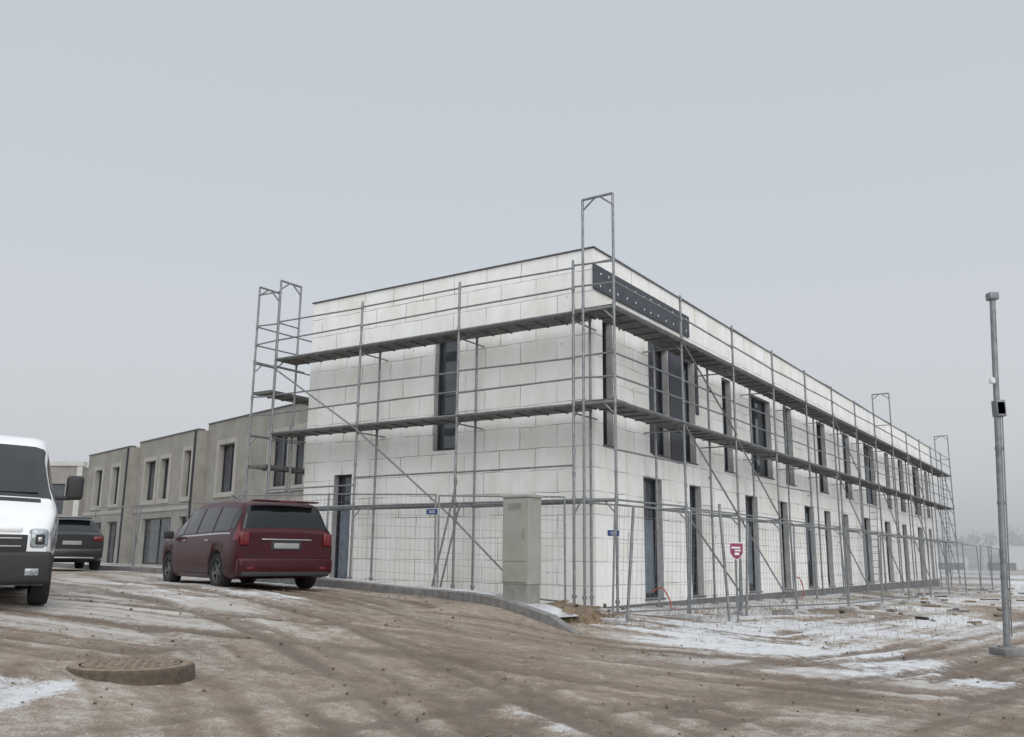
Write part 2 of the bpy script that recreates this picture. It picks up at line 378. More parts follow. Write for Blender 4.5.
# ---------------------------------------------------------------- main building
BX,BY=1.82,19.5; ANG=math.radians(56.3); HB=7.95; LF=8.9; LR=43.3
UV=np.array([math.cos(ANG),math.sin(ANG)]); UU=np.array([-math.sin(ANG),math.cos(ANG)])
def W2(t,s): p=np.array([BX,BY])+UV*t+UU*s; return float(p[0]),float(p[1])
bld=empty('row_house_under_construction',(BX,BY,0),ANG)
mF=lambda a,d,z:(d,a,z)
mR=lambda a,d,z:(a,d,z)
opsF=[(3.82,4.5,3.55,6.4,1,.3),(7.15,7.78,.3,3.1,1,.75)]
opsR=[(.4,.9,3.5,6.4,1,None),(3.0,4.0,3.55,6.35,1,None),(4.8,5.75,3.55,6.35,1,.3),(7.85,8.6,3.55,6.3,1,.3),(10.2,12.3,3.65,6.2,2,.3),
      (13.7,14.7,3.6,6.3,1,.3),(17.9,19.1,3.6,6.3,1,.3),(21.8,23,3.6,6.3,1,.3),(25.6,27.6,3.6,6.3,2,.3),(30,31,3.6,6.3,1,.3),(33.3,34.6,3.6,6.3,1,.3),(37.2,39,3.6,6.3,2,.3),(41,42,3.6,6.3,1,.3),
      (2.4,3.45,.12,2.95,1,.75),(5.2,6.0,.1,2.95,1,.72),(9.5,10.6,.1,2.95,1,.75),(12.9,13.7,.1,2.95,1,None),(15.7,16.9,.1,2.95,1,.75),(18.3,19.2,.1,2.9,1,None),(20.9,22,.1,2.9,1,.75),
      (24.8,26,.1,2.9,1,.7),(29,30.3,.1,2.9,1,.7),(33.2,34.4,.1,2.9,1,.7),(37.5,38.8,.1,2.9,1,.7),(41,42,.1,2.9,1,.7)]
bw=B(); bg=B(); bf=B()
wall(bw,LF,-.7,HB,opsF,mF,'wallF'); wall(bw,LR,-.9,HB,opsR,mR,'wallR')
bw.use('wallF'); bw.face([(LR,0,-.9),(LR,LF,-.9),(LR,LF,HB),(LR,0,HB)])
bw.use('wallR'); bw.face([(0,LF,-.9),(LR,LF,-.9),(LR,LF,HB),(0,LF,HB)])
bw.b2((.35,.35,7.3),(.36,LF-.35,HB)) ; bw.b2((.36,.35,7.3),(LR-.35,.36,HB))
bw.obj('walls',bld)
for o in opsF: window(bf,bg,o,mF,.2,o[4],o[5],film=(.0,.68) if o[5]==.75 else None)
for i,o in enumerate(opsR): window(bf,bg,o,mR,.2,o[4],o[5],film=[(.05,.7),None,(.3,.95),(.0,.66),None][i%5] if i>1 else None)
bf.obj('window_frames',bld); bg.obj('window_glass',bld)
bt=B(); bt.use('roof'); bt.b2((.36,.36,7.2),(LR-.36,LF-.05,7.35)); bt.obj('flat_roof',bld)
bt=B(); bt.use('coping'); bt.b2((-.04,-.04,HB+.003),(.38,LF+.05,HB+.03)); bt.b2((.382,-.04,HB+.003),(LR+.05,.38,HB+.03)); bt.b2((.382,LF-.33,HB+.003),(LR+.05,LF+.05,HB+.03)); bt.obj('parapet_coping',bld)
bt=B(); bt.use('graph')
bt.b2((.0,-.05,6.98),(5.4,-.003,7.56)); bt.b2((-.05,-.05,6.98),(-.003,.0,7.56))
bt.b2((4.02,-.035,3.5),(4.78,-.003,6.4)); bt.b2((2.82,-.035,3.55),(2.98,-.003,6.4)); bt.b2((5.77,-.035,4.9),(5.95,-.003,6.4))
bt.use('white')
for i in range(12): 
    for zz in(7.12,7.42): bt.lathe([(0.0,-.006),(.028,-.006),(.028,.0)],(.25+i*.45+random.uniform(-.05,.05),-.05,zz+random.uniform(-.03,.03)),(0,1,0),8)
bt.use('plinth'); bt.b2((-.02,-.02,-.9),(LR,-.003,.02)); bt.b2((-.02,-.003,-.9),(-.003,LF,.02))
bt.use('white')
for (a,z) in((1.5,1.5),(1.9,4.9),(6.9,1.6),(9,5),(14.9,1.5)): bt.b2((a,-.02,z),(a+.12,-.003,z+.12))
bt.use('dark')
for (a,z) in((1.2,6.3),(6.6,3.2),(9.2,2.1),(16.2,3.3),(20.2,1.7)): bt.b2((a,-.02,z),(a+.07,-.003,z+.07))
bt.use('coping')
for o in opsR: bt.b2((o[0]-.03,-.05,o[2]-.035),(o[1]+.03,.14,o[2]-.003))
bt.obj('insulation_boards_and_sills',bld)
bt=B(); bt.use('plinth'); bt.b2((.6,.6,3.1),(LR-.3,LF-.3,3.4)); bt.obj('floor_slab',bld)

# ---------------------------------------------------------------- scaffolding
sc=empty('scaffolding')
fr=B(); fr.use('steel'); dk=B(); dk.use('deck'); gr=B(); gr.use('steel'); br=B(); br.use('steel')
R=.03
def P3(t,s,z): x,y=W2(t,s); return (x,y,z)
LV=[2.2,4.2,6.2]
def frame(po,pi,top=7.3,topi=6.2,jack=True):
    zo=H(*W2(*po)); zi=H(*W2(*pi))
    lean=random.uniform(-.05,.05)
    fr.tube(P3(*po,zo+.02),P3(po[0]+lean*.5,po[1]+lean*.5,top),R); fr.tube(P3(*pi,zi+.02),P3(*pi,topi),R)
    for p,z in((po,zo),(pi,zi)):
        x,y=W2(*p); fr.box((x,y,z+.03),(.16,.16,.02)); fr.tube((x,y,z+.2),(x,y,z+.26),.05)
    for z in LV: 
        fr.tube(P3(*po,z-.03),P3(*pi,z-.03),R)
        fr.tube(P3(*po,z-.3),P3(po[0]*.65+pi[0]*.35,po[1]*.65+pi[1]*.35,z-.04),.018)
        fr.tube(P3(*po,z-.07),P3(*po,z+.07),.042)
        fr.tube(P3(*po,z+.46),P3(*po,z+.56),.038)
        if z+1.05<top: fr.tube(P3(*po,z+.95),P3(*po,z+1.05),.038)
        fr.tube(P3(*pi,z-.07),P3(*pi,z+.07),.042)
    if top>8:
        fr.tube(P3(*po,top),P3(*pi,top),R)
        fr.tube(P3(*po,top-.25),P3(po[0]*.6+pi[0]*.4,po[1]*.6+pi[1]*.4,top-.02),.02)
        fr.tube(P3(*pi,top-.25),P3(po[0]*.4+pi[0]*.6,po[1]*.4+pi[1]*.6,top-.02),.02)
        fr.tube(P3(*po,7.2),P3(*pi,7.2),.02)
def deck(a,b,c,d,z):
    for i in range(2):
        f0=i*.5+.01; f1=f0+.47
        def l(p,q,f): return (p[0]+(q[0]-p[0])*f,p[1]+(q[1]-p[1])*f)
        q=[l(a,d,f0),l(b,c,f0),l(b,c,f1),l(a,d,f1)]
        lo=[P3(*k,z-.06) for k in q]; hi=[P3(*k,z+.02) for k in q]
        dk.face(lo[::-1]); dk.face(hi)
        for k in range(4): dk.face([lo[k],lo[(k+1)%4],hi[(k+1)%4],hi[k]])
        m_=6
        for k in range(1,m_):
            f=k/m_; p=l(q[0],q[1],f); r_=l(q[3],q[2],f); dk.tube(P3(*p,z-.075),P3(*r_,z-.075),.016,4)
def rails(a,b,zs,inner=False):
    for z in zs:
        s0=random.uniform(-.03,.03); gr.tube(P3(*a,z+s0),P3(*b,z-s0),.021)
SS=[-.06,3.0,6.07,9.14]
for i,s in enumerate(SS):
    frame((-1.03,s),(-.3,s),top=8.4 if i==3 else 7.35,topi=8.4 if i==3 else 6.2)
for i in range(3):
    a,b_=SS[i]+.03,SS[i+1]-.03
    for z in(4.2,6.2): deck((-1.0,a),(-1.0,b_),(-.33,b_),(-.33,a),z)
    rails((-1.03,SS[i]),(-1.03,SS[i+1]),[2.2,4.72,5.2,6.72,7.2,2.9 if i<2 else 2.7])
    rails((-.3,SS[i]),(-.3,SS[i+1]),[2.17])
    for z in(4.2,6.2): gr.tube(P3(-1.07,SS[i],z-.02),P3(-1.07,SS[i+1],z-.02),.024)
    gr.tube(P3(-1.07,SS[i],2.2),P3(-1.07,SS[i+1],2.2),.024)
    gr.tube(P3(-.33,SS[i],2.22),P3(-.33,SS[i+1],2.2),.024)
br.tube(P3(-1.07,9.1,5.9),P3(-1.07,6.1,4.1),.022); br.tube(P3(-1.07,6.1,4.1),P3(-1.07,3.05,1.9),.022); br.tube(P3(-1.07,3.05,1.9),P3(-1.07,.9,.15),.022)
br.tube(P3(-1.1,3.6,.1),P3(-1.1,2.9,2.7),.022); br.tube(P3(-1.12,3.35,.1),P3(-1.1,2.8,2.2),.022)
frame((2.0,10.0),(2.0,9.25),top=7.3)
frame((-1.03,10.0),(-.3,10.0),top=8.35,topi=8.35)
for z in(5.35,3.35): deck((-1.0,10.0),(2.0,10.0),(2.0,9.3),(-1.0,9.3),z)
rails((-1.03,10.0),(2.0,10.0),[2.2,4.2,6.2,6.7,7.2]); rails((-1.03,9.14),(-1.03,10),[2.2,4.7,5.2,6.7,7.2,8.1])
fr.tube(P3(-1.03,10,7.2),P3(-.3,10,7.2),.02); fr.tube(P3(-1.03,9.14,7.2),P3(-.3,9.14,7.2),.02)
TT=[-1.03]+[2.5+3.47*k for k in range(12)]+[43.9]
for i,t in enumerate(TT):
    hi=i in(0,8,13)
    frame((t,-1.03),(t,-.3),top=8.68 if hi else 7.3,topi=8.68 if hi else 6.2)
for i in range(len(TT)-1):
    a,b_=TT[i]+.03,TT[i+1]-.03
    for z in(4.2,6.2): deck((a,-1.0),(b_,-1.0),(b_,-.33),(a,-.33),z)
    rails((TT[i],-1.03),(TT[i+1],-1.03),[2.2,4.72,5.2,6.72,7.22]+([3.2] if i%3==0 else []))
    rails((TT[i],-.3),(TT[i+1],-.3),[2.17])
    gr.tube(P3(TT[i],-1.07,4.18),P3(TT[i+1],-1.07,4.18),.024); gr.tube(P3(TT[i],-1.07,6.18),P3(TT[i+1],-1.07,6.18),.024)
    if i in(1,5,9,12):
        br.tube(P3(TT[i],-1.07,4.1),P3(TT[i+1],-1.07,2.1),.022); br.tube(P3(TT[i],-1.07,6.1),P3(TT[i+1],-1.07,4.3),.022)
        br.tube(P3(TT[i],-1.07,2.0),P3(TT[i+1],-1.07,.1),.022)
    if i in(2,7,11): br.tube(P3(TT[i],-1.07,2.1),P3(TT[i+1],-1.07,.1),.022); br.tube(P3(TT[i],-1.07,4.2),P3(TT[i+1],-1.07,2.2),.022)
rails((-1.03,-.06),(-1.03,-1.03),[2.2,4.72,5.2,6.72,7.2])
for z in(4.2,6.2): deck((-1.0,-.98),(-1.0,-.08),(-.33,-.08),(-.33,-.98),z+.03)
for t0,z0,z1 in((23.4,.2,4.2),(23.9,4.2,6.2),(43.2,.2,6.2)):
    for s in(-.75,-.45): br.tube(P3(t0,s,z0),P3(t0+.7,s,z1),.018)
    k=int((z1-z0)/.28)
    for j in range(k): f=j/k; br.tube(P3(t0+.7*f,-.75,z0+(z1-z0)*f),P3(t0+.7*f,-.45,z0+(z1-z0)*f),.012,5)
for t in TT[1:-1]:
    for z in(4.0,6.0): br.tube(P3(t,-1.03,z),P3(t,0,z),.018)
for s in SS:
    for z in(4.0,6.0): br.tube(P3(-1.03,s,z),P3(0,s,z),.018)
fr.obj('frames',sc,50); dk.obj('decks',sc); gr.obj('guard_rails',sc,50); br.obj('braces_and_ladders',sc,50)

# ---------------------------------------------------------------- grey row houses (left)
def grey():
    ang=math.radians(131.8); e=empty('grey_row_house',(-6.5,36.2,.3),ang)
    bw=B(); bg=B(); bf=B()
    secs=[(-3,13.9,7.3,0,[(10.5,12.3,3.7,6.1),(5.1,6.8,3.7,6.1),(3.6,4.8,3.7,6.1),(0,1.8,3.7,6.1),(10.3,12.5,.1,2.6),(5.0,7.2,.1,2.6),(1,3,.1,2.6)]),
          (13.9,22.2,7.0,.5,[(14.5,15.4,3.6,6.0),(17.4,18.6,3.6,5.8),(19.3,20.9,3.6,5.8),(16.6,20.8,.1,2.6),(14.4,15.6,.1,2.6)]),
          (22.2,29.6,6.75,1.0,[(23.6,24.8,3.5,5.7),(26.6,27.9,3.5,5.7),(23.3,25.1,.1,2.5),(26,28.4,.1,2.5)])]
    for a0,a1,h,off,ops in secs:
        mp=lambda a,d,z,off=off:(a,off-d,z)
        ops=[(*o,1) for o in ops]
        wall(bw,a1,-.8,h,ops,mp,'conc','conc2',.25,a0)
        for o in ops: window(bf,bg,o,mp,.25,2 if o[1]-o[0]>1.5 else 1)
        bw.use('conc'); bw.face([(a0,off,-.8),(a0,off-9,-.8),(a0,off-9,h),(a0,off,h)]); bw.face([(a1,off,-.8),(a1,off-9,-.8),(a1,off-9,h),(a1,off,h)])
        bw.face([(a0,off-9,-.8),(a1,off-9,-.8),(a1,off-9,h),(a0,off-9,h)])
        bw.use('roof'); bw.face([(a0,off-9,h-.1),(a1,off-9,h-.1),(a1,off,h-.1),(a0,off,h-.1)])
        bw.use('coping'); bw.b2((a0-.03,off-.3,h+.003),(a1+.03 if a1>29 else a1-.03,off+.05,h+.06))
        bw.use('frame'); bw.b2((a0+.25,off+.003,.0),(a0+.33,off+.09,h-.05))
        bw.use('conc2')
        for o in ops:
            if o[2]>2 :
                a,c,z,w=o[0],o[1],o[2],o[3]; q=.24
                bw.b2((a-q,off+.003,z-q),(a-.002,off+.07,w+q)); bw.b2((c+.002,off+.003,z-q),(c+q,off+.07,w+q))
                bw.b2((a-.002,off+.003,w+.002),(c+.002,off+.068,w+q)); bw.b2((a-.002,off+.003,z-q),(c+.002,off+.068,z-.002))
        bw.b2((a0+.35,off+.003,2.95),(a1-.02,off+.05,3.15))
    bw.obj('walls',e); bf.obj('window_frames',e); bg.obj('window_glass',e)
grey()
e=empty('brown_row_house',(-31.3,66,.3),math.radians(176))
bw=B(); bg=B(); bf=B(); mp=lambda a,d,z:(a,-d,z)
mp=lambda a,d,z:(a,-d,z)
ops=[(1.2,3.6,3.4,5.6,2,None),(6.5,8.9,3.4,5.6,2,None),(12,14.4,3.4,5.6,2,None),(1.2,3.6,.2,2.4,2,None),(6.5,8.9,.2,2.4,2,None)]
wall(bw,18,-1,6.9,ops,mp,'brown','cream')
for o in ops: window(bf,bg,o,mp,.2,2,None)
bw.use('cream'); bw.b2((-.1,-.4,6.9),(18.1,.12,7.2)); bw.b2((0,.003,2.85),(18,.08,3.1))
for a in(0,5,10.2,15.5): bw.b2((a,.003,3.1),(a+.4,.07,6.9))
bw.use('brown'); bw.b2((.0,-9,-1),(.3,-.003,6.85)); bw.b2((17.7,-9,-1),(18,-.003,6.85)); bw.b2((.3,-9,-1),(17.7,-8.7,6.85))
bw.use('roof'); bw.b2((.3,-8.7,6.6),(17.7,-.36,6.7))
bw.obj('walls',e); bf.obj('window_frames',e); bg.obj('window_glass',e)

# ---------------------------------------------------------------- mesh fence
def fence(name,pts,h=2.0,gap=0):
    e=empty(name); wr=B().use('wire'); ps=B().use('steel'); fb=B().use('foot')
    for a,b_ in zip(pts[:-1],pts[1:]):
        a=Vector(a); b_=Vector(b_); d=(b_-a); Lx=d.length; d=d/Lx; a2=a+d*.04; b2=b_-d*.04
        za=H(a.x,a.y)+.12; zb=H(b_.x,b_.y)+.12; lean=Vector((-d.y,d.x))*random.uniform(-.12,.12); sk=random.uniform(-.04,.04)
        def pt(f,z): p=a2+(b2-a2)*f+lean*(z/h); return (p.x,p.y,za+(zb-za)*f+z+sk*f*(1 if z>.2 else 0))
        ps.tube(pt(0,-.1),pt(0,h),.021); ps.tube(pt(1,-.1),pt(1,h),.021); ps.tube(pt(0,h),pt(1,h),.017); ps.tube(pt(0,.05),pt(1,.05),.017)
        k=max(3,int(Lx/.14))
        for i in range(1,k): wr.tube(pt(i/k,.05),pt(i/k,h),.003,4)
        for z in(.3,.55,.8,1.05,1.3,1.55,1.8): wr.tube(pt(0,z),pt(1,z),.0032,4)
        fb.box((a.x,a.y,H(a.x,a.y)+.02),(random.uniform(.4,.55),.18,.12),Matrix.Rotation(math.atan2(d.y,d.x)+1.57+random.uniform(-.4,.4),3,'Z'),.03)
    wr.obj('wire_mesh',e); ps.obj('posts_and_rails',e,50); fb.obj('concrete_feet',e)
fr1=[W2(-1.75,9.5-3.3*k) for k in range(3)]+[W2(-1.9,-.4)]
fence('mesh_fence',[(-14.9,32.5),(-12.3,30.1),(-9.8,27.9),(-7.6,26.1)]+fr1)
fence('mesh_fence',[(1.85,16.9),(3.6,18.6),(5.1,20.5),(7.0,22.6),(9.1,24.9),(11.1,27.6),(13.1,30.4),(15.1,33.2),(17.1,36),(19.2,38.9),(21.3,41.8),(23.4,44.8),(25.5,47.7)])
e=B().use('steel')
for (x,y,dx,dy,h) in((2.15,17.0,.15,.0,2.1),(4.35,18.4,-.1,.1,2.3),(5.15,20.2,.1,.0,2.0)):
    z=H(x,y); e.tube((x,y,z),(x+dx,y+dy,z+h),.03)
e.obj('prop_poles')

def sign(name,x,y,z,w,h,mk,ang,border='white'):
    e=empty(name,(x,y,z),ang); b_=B().use(border); b_.box((0,0,0),(w,.012,h),bev=.004); b_.use(mk); b_.box((0,-.009,0),(w*.9,.005,h*.86)); b_.use('white'); b_.box((0,-.014,h*.1),(w*.5,.004,h*.1)); b_.box((0,-.014,-h*.15),(w*.5,.004,h*.08)); b_.obj('panel',e)
sign('company_sign',*W2(-1.82,3.0),1.98,.34,.13,'blue',ANG-math.pi/2)
sign('company_sign',1.93,17.15,1.5,.34,.12,'blue',.7)
e=empty('warning_sign',(4.5,18.25,1.2),.35); b_=B()
def shield(w,h,y,k):
    b_.use(k); p=[(-w,h),(w,h),(w,-h*.2),(w*.55,-h*.75),(0,-h),(-w*.55,-h*.75),(-w,-h*.2)]
    b_.face([(a,y,c) for a,c in p]); b_.face([(a,y-.004,c) for a,c in p])
    for i in range(7): q,r=p[i],p[(i+1)%7]; b_.face([(q[0],y,q[1]),(r[0],y,r[1]),(r[0],y-.004,r[1]),(q[0],y-.004,q[1])])
shield(.165,.175,0,'white'); shield(.145,.155,-.008,'red'); b_.use('white'); b_.box((-.02,-.018,.07),(.2,.004,.035)); b_.box((.02,-.018,.015),(.14,.004,.03)); b_.box((0,-.018,-.05),(.1,.004,.05)); b_.use('steel'); b_.tube((0,.03,-1.45),(0,.03,.15),.022)
b_.obj('panel',e)

# ---------------------------------------------------------------- utility cabinet
cx,cy=.22,17.15; cz=.22
e=empty('utility_cabinet',(cx,cy,cz),math.radians(-38)); b_=B()
b_.use('cabd'); b_.box((0,0,.05),(.57,.40,.6),bev=.01)
b_.use('cab'); b_.box((0,0,1.12),(.60,.42,1.58),bev=.012); b_.box((0,0,1.94),(.65,.47,.06),bev=.015)
b_.box((-.002,-.220,1.12),(.54,.02,1.50),bev=.006)
b_.use('cabd'); b_.box((.22,-.24,1.25),(.03,.02,.16)); b_.box((0,-.2335,.75),(.5,.006,.01))
for i in range(5): b_.box((0,-.2335,1.7+i*.025),(.3,.006,.008))
b_.obj('body',e)

# ---------------------------------------------------------------- manhole
mx,my=-3.65,9.12; mz=H(mx,my)-.005
e=empty('manhole_cover',(mx,my,mz),.3); b_=B()
b_.use('irond')
b_.lathe([(.60,-.12),(.585,.05),(.56,.075)],(0,0,0),(0,0,1),44)
b_.use('iron')
b_.lathe([(.56,.075),(.50,.082),(.47,.082)],(0,0,0),(0,0,1),44)
b_.use('irond'); b_.lathe([(.47,.082),(.465,.06),(.45,.06),(.445,.082)],(0,0,0),(0,0,1),44)
b_.use('iron'); b_.lathe([(.445,.082),(.0,.085)],(0,0,0),(0,0,1),44)
for i in range(-5,6):
    for j in range(-5,6):
        if i*i+j*j<26 : b_.box((i*.08,j*.08,.087),(.042,.042,.01))
b_.obj('cover_and_frame',e,40)
def heap(name,cx,cy,r,h,seed,mk,n=36,m=10,sx=1,sy=1,dz=-.05):
    bb=B().use(mk); vs=[];fs=[]
    for i in range(m+1):
        for j in range(n):
            a=2*math.pi*j/n; rr=r*i/m; x=rr*math.cos(a)*sx; y=rr*math.sin(a)*sy
            k=float(fbm(np.array([x*4+seed]),np.array([y*4.]),seed,5)[0])
            f=max(0,1-(i/m)**2); vs.append((cx+x*(1+.25*(k-.5)),cy+y*(1+.25*(k-.5)),H(cx+x,cy+y)+dz+h*f*(.1+1.8*k)))
    for i in range(m):
        for j in range(n): fs.append((i*n+j,i*n+(j+1)%n,(i+1)*n+(j+1)%n,(i+1)*n+j))
    bb.addmesh(vs,fs); return bb.obj(name,None,80)
heap('soil_heap',1.15,17.2,.75,.24,3,'soil')

b_=B()
for i in range(22):
    b_.use(random.choice(['timber','timber','soil','kerb']))
    x=random.gauss(1.3,.4); y=random.gauss(17.2,.3); z=H(x,y)+random.uniform(.06,.18)
    b_.box((x,y,z),(random.uniform(.1,.6),random.uniform(.02,.06),random.uniform(.015,.04)),Matrix.Rotation(random.uniform(0,3),3,'Z')@Matrix.Rotation(random.uniform(-.3,.3),3,'Y'))
for i in range(70):
    t=random.uniform(4,42); s=random.uniform(-6.5,-1.4); x,y=W2(t,s)
    b_.use(random.choice(['timber','dark','white','kerb','soil','kerb'])); z=H(x,y)+.02
    b_.box((x,y,z),(random.uniform(.1,.6),random.uniform(.04,.16),random.uniform(.03,.11)),Matrix.Rotation(random.uniform(0,3),3,'Z'))
b_.obj('building_debris')
b_=B().use('soil')
for i in range(2600):
    x=random.uniform(-7,12); y=random.uniform(6.5,22); r=min(.018,.003+random.expovariate(1/.004))
    z=H(x,y)+.0; q=Matrix.Rotation(random.uniform(0,6),3,'Z')@Matrix.Rotation(random.uniform(0,6),3,'X')
    b_.box((x,y,z+r*.4),(r*2.2,r*1.6,r*1.2),q,)
b_.obj('stones')
b_=B().use('redc')
def cable(pts,r=.016):
    C=catmull(pts,8)
    for p,q in zip(C[:-1],C[1:]): b_.tube(p,q,r,6)
x0,y0=W2(2.3,-.2); z0=H(x0,y0); cable([(x0,y0,z0+.35),(x0+.2,y0-.3,z0+.45),(x0+.35,y0-.5,z0+.15),(x0+.3,y0-.9,z0+.03),(x0+.6,y0-.9,z0+.03)])
x0,y0=W2(13,-.3); z0=H(x0,y0); cable([(x0,y0,z0+.7),(x0+.15,y0-.2,z0+.6),(x0+.2,y0-.3,z0+.2),(x0+.1,y0-.4,z0+.03)],.018)
b_.obj('red_cable')
b_=B().use('timber')
for i in range(3200):
    k=random.random()
    if k<.2: x=random.gauss(1.3,.5); y=random.gauss(17.2,.35)
    elif k<.45: t=random.uniform(0,40); x,y=W2(t,random.uniform(-1.9,-1.2))
    elif k<.8: t=random.uniform(-2,42); x,y=W2(t,random.uniform(-8,-1.2))
    else: x=random.uniform(3,26); y=x*.7+random.uniform(12,20)
    z=H(x,y)-.01; h=random.uniform(.05,.2); dx=random.gauss(0,.06); dy=random.gauss(0,.06)
    b_.face([(x-.006,y,z),(x+.006,y,z),(x+dx,y+dy,z+h)])
b_.obj('dry_grass')

# ---------------------------------------------------------------- post on the right
px,py=7.97,15.0; pz=H(px,py)
e=empty('camera_mast',(px,py,pz),0); b_=B()
b_.use('kerb'); b_.box((0,0,.06),(.42,.34,.14),Matrix.Rotation(.35,3,'Z'),bev=.015)
ln=.34/5.95
def mq(z,dx=0,dy=0): return (ln*z+dx,dy,z)
b_.use('steel'); b_.box((0,0,.14),(.2,.2,.02)); b_.tube(mq(.1),mq(3.9),.052,14); b_.tube(mq(3.9),mq(5.95),.047,14)
b_.use('wire'); b_.box(mq(5.97),(.16,.16,.13),bev=.015); b_.box(mq(4.0,.02,-.02),(.16,.17,.28),bev=.015); b_.box(mq(4.0,.02,-.09),(.12,.03,.2))
b_.tube(mq(4.5),mq(4.5,-.1,-.06),.02); b_.tube(mq(.3,.06,-.04),mq(3.9,.06,-.04),.012,5)
for z in(1.2,2.4,3.3): b_.tube(mq(z),mq(z+.05),.062,12)
b_.use('white'); b_.lathe([(0,-.06),(.045,-.045),(.055,0),(.045,.045),(0,.06)],mq(4.47,-.1,-.07),(0,0,1),12)
b_.obj('mast',e,45)

# ---------------------------------------------------------------- vehicles
def vehicle(name,loc,heading,P,paint,L,wheels,wr,panels,boxes,lathes=()):
    e=empty(name,loc,heading)
    xs=P['x']
    def val(k,x):
        v=0
        for dx in(-.05,-.025,0,.025,.05): v+=np.interp(np.clip(x+dx,0,L),xs,P[k])
        return v/5
    def sec(x):
        zt,zl,w,wr_,z0=[val(k,x) for k in('zt','zl','w','wr','z0')]
        zl=min(zl,zt-.03); h=zt-zl; wl=w*.965; we=wl-(wl-wr_)*min(1,h/P['h'])-.02
        e1=min(.12,h*.35); e2=min(.045,h*.14)
        pts=[(0,z0),(w*.90,z0),(w*.975,z0+.09),(w,z0+.52*(zl-z0)),(w*.992,zl-.10),(wl,zl),(we+(wl-we)*.45+.012,zl+(h-e1)*.55),(we,zt-e1),(we-.05,zt-e2),(we-.16,zt-.012),(we*.4,zt),(0,zt+.004)]
        return pts
    NV=12
    def S(x,v,sd=1,off=0):
        def raw(x,v):
            p=sec(x); i=int(min(max(v,0),NV-1.0001)); f=v-i; a,b2=p[i],p[i+1]
            return Vector((x,sd*(a[0]+(b2[0]-a[0])*f),a[1]+(b2[1]-a[1])*f))
        p=raw(x,v)
        if off:
            du=raw(min(x+.02,L),v)-raw(max(x-.02,0),v); dv=raw(x,min(v+.1,NV-1.001))-raw(x,max(v-.1,0)); nn=du.cross(dv)
            if nn.length>1e-9:
                nn.normalize()
                if nn.y*sd<-.001 or (abs(nn.y)<=.001 and nn.z<0): nn=-nn
                p=p+nn*off
        return p
    X_=sorted(set([0,.015,.04,.08,.14,.2,.28]+list(np.arange(.36,L-.3,.09))+[L-.28,L-.2,L-.14,L-.08,L-.04,L-.015,L]))
    vs=[];fs=[]; R_=2*NV-2
    for x in X_:
        p=sec(x); ring=[(x,a,z) for a,z in p]+[(x,-a,z) for a,z in p[-2:0:-1]]
        vs+=ring
    for i in range(len(X_)-1):
        for j in range(R_): fs.append((i*R_+j,i*R_+(j+1)%R_,(i+1)*R_+(j+1)%R_,(i+1)*R_+j))
    fs.append(tuple(range(R_-1,-1,-1))); fs.append(tuple((len(X_)-1)*R_+j for j in range(R_)))
    bb=B().use(paint); bb.addmesh(vs,fs); bb.use('dark'); ob=bb.obj('body',e,38)
    cut=B().use('dark')
    for wx in wheels:
        for sd in(-1,1):
            w=val('w',wx); n_=28
            a=[(wx+(wr+.055)*math.cos(2*math.pi*k/n_),sd*(w-.30),wr+.01+(wr+.055)*math.sin(2*math.pi*k/n_)) for k in range(n_)]
            c=[(p[0],sd*(w+.2),p[2]) for p in a]
            cut.addmesh(a+c,[(k,(k+1)%n_,n_+(k+1)%n_,n_+k) for k in range(n_)]+[tuple(range(n_-1,-1,-1)),tuple(range(n_,2*n_))])
    co=cut.obj('cut_tmp',e,10)
    md=ob.modifiers.new('b','BOOLEAN'); md.operation='DIFFERENCE'; md.object=co; md.solver='EXACT'
    try: md.material_mode='TRANSFER'
    except Exception: pass
    dg=bpy.context.evaluated_depsgraph_get(); nm=bpy.data.meshes.new_from_object(ob.evaluated_get(dg)); 
    ob.modifiers.clear()
    if len(nm.polygons)>200: ob.data=nm
    bpy.data.objects.remove(co,do_unlink=True)
    pb=B()
    for (k,x0,x1,v0,v1,sides,off) in panels:
        pb.use(k)
        for sd in sides:
            nx_=max(2,int(abs(x1-x0)/.06)+1); nv_=max(2,int((v1-v0)*4)+1)
            G=[]
            for i in range(nx_+1):
                row=[]
                for j in range(nv_+1):
                    xx=x0+(x1-x0)*i/nx_; vv=v0+(v1-v0)*j/nv_
                    row.append(S(xx,vv,sd,off))
                G.append(row)
            for i in range(nx_):
                for j in range(nv_): pb.face([G[i][j],G[i+1][j],G[i+1][j+1],G[i][j+1]])
    pb.obj('glass_and_trim',e,50)
    wb=B()
    for wx in wheels:
        for sd in(-1,1):
            w=val('w',wx); c=(wx,sd*(w-.135),wr); ax=(0,sd,0)
            wb.use('tyre'); wb.lathe([(wr*.62,-.11),(wr*.93,-.115),(wr,-.085),(wr*1.0,.085),(wr*.94,.112),(wr*.70,.115),(wr*.66,.09)],c,ax,30)
            wb.use('rim'); wb.lathe([(wr*.66,.10),(wr*.62,.105),(wr*.60,.05)],c,ax,30)
            wb.use('dark'); wb.lathe([(wr*.62,.035),(.0,.03)],c,ax,24)
            wb.use('rim'); wb.lathe([(.07,.05),(.06,.09),(0,.095)],c,ax,12)
            for k in range(5):
                a=2*math.pi*k/5+.3; q=Matrix.Rotation(a,3,'Y')
                wb.box(Vector(c)+q@Vector((wr*.33,0,0))+Vector((0,sd*.07,0)),(wr*.56,.03,.055),q)
    wb.obj('wheels',e,40)
    xb=B()
    for (k,c,d,bev,*r) in boxes:
        xb.use(k); xb.box(c,d,Matrix.Rotation(r[0],3,r[1]) if r else None,bev)
    xb.obj('lights_and_bumpers',e,40)
    return e
def head(dx,dy): return math.atan2(dy,dx)
L2=(1,-1)
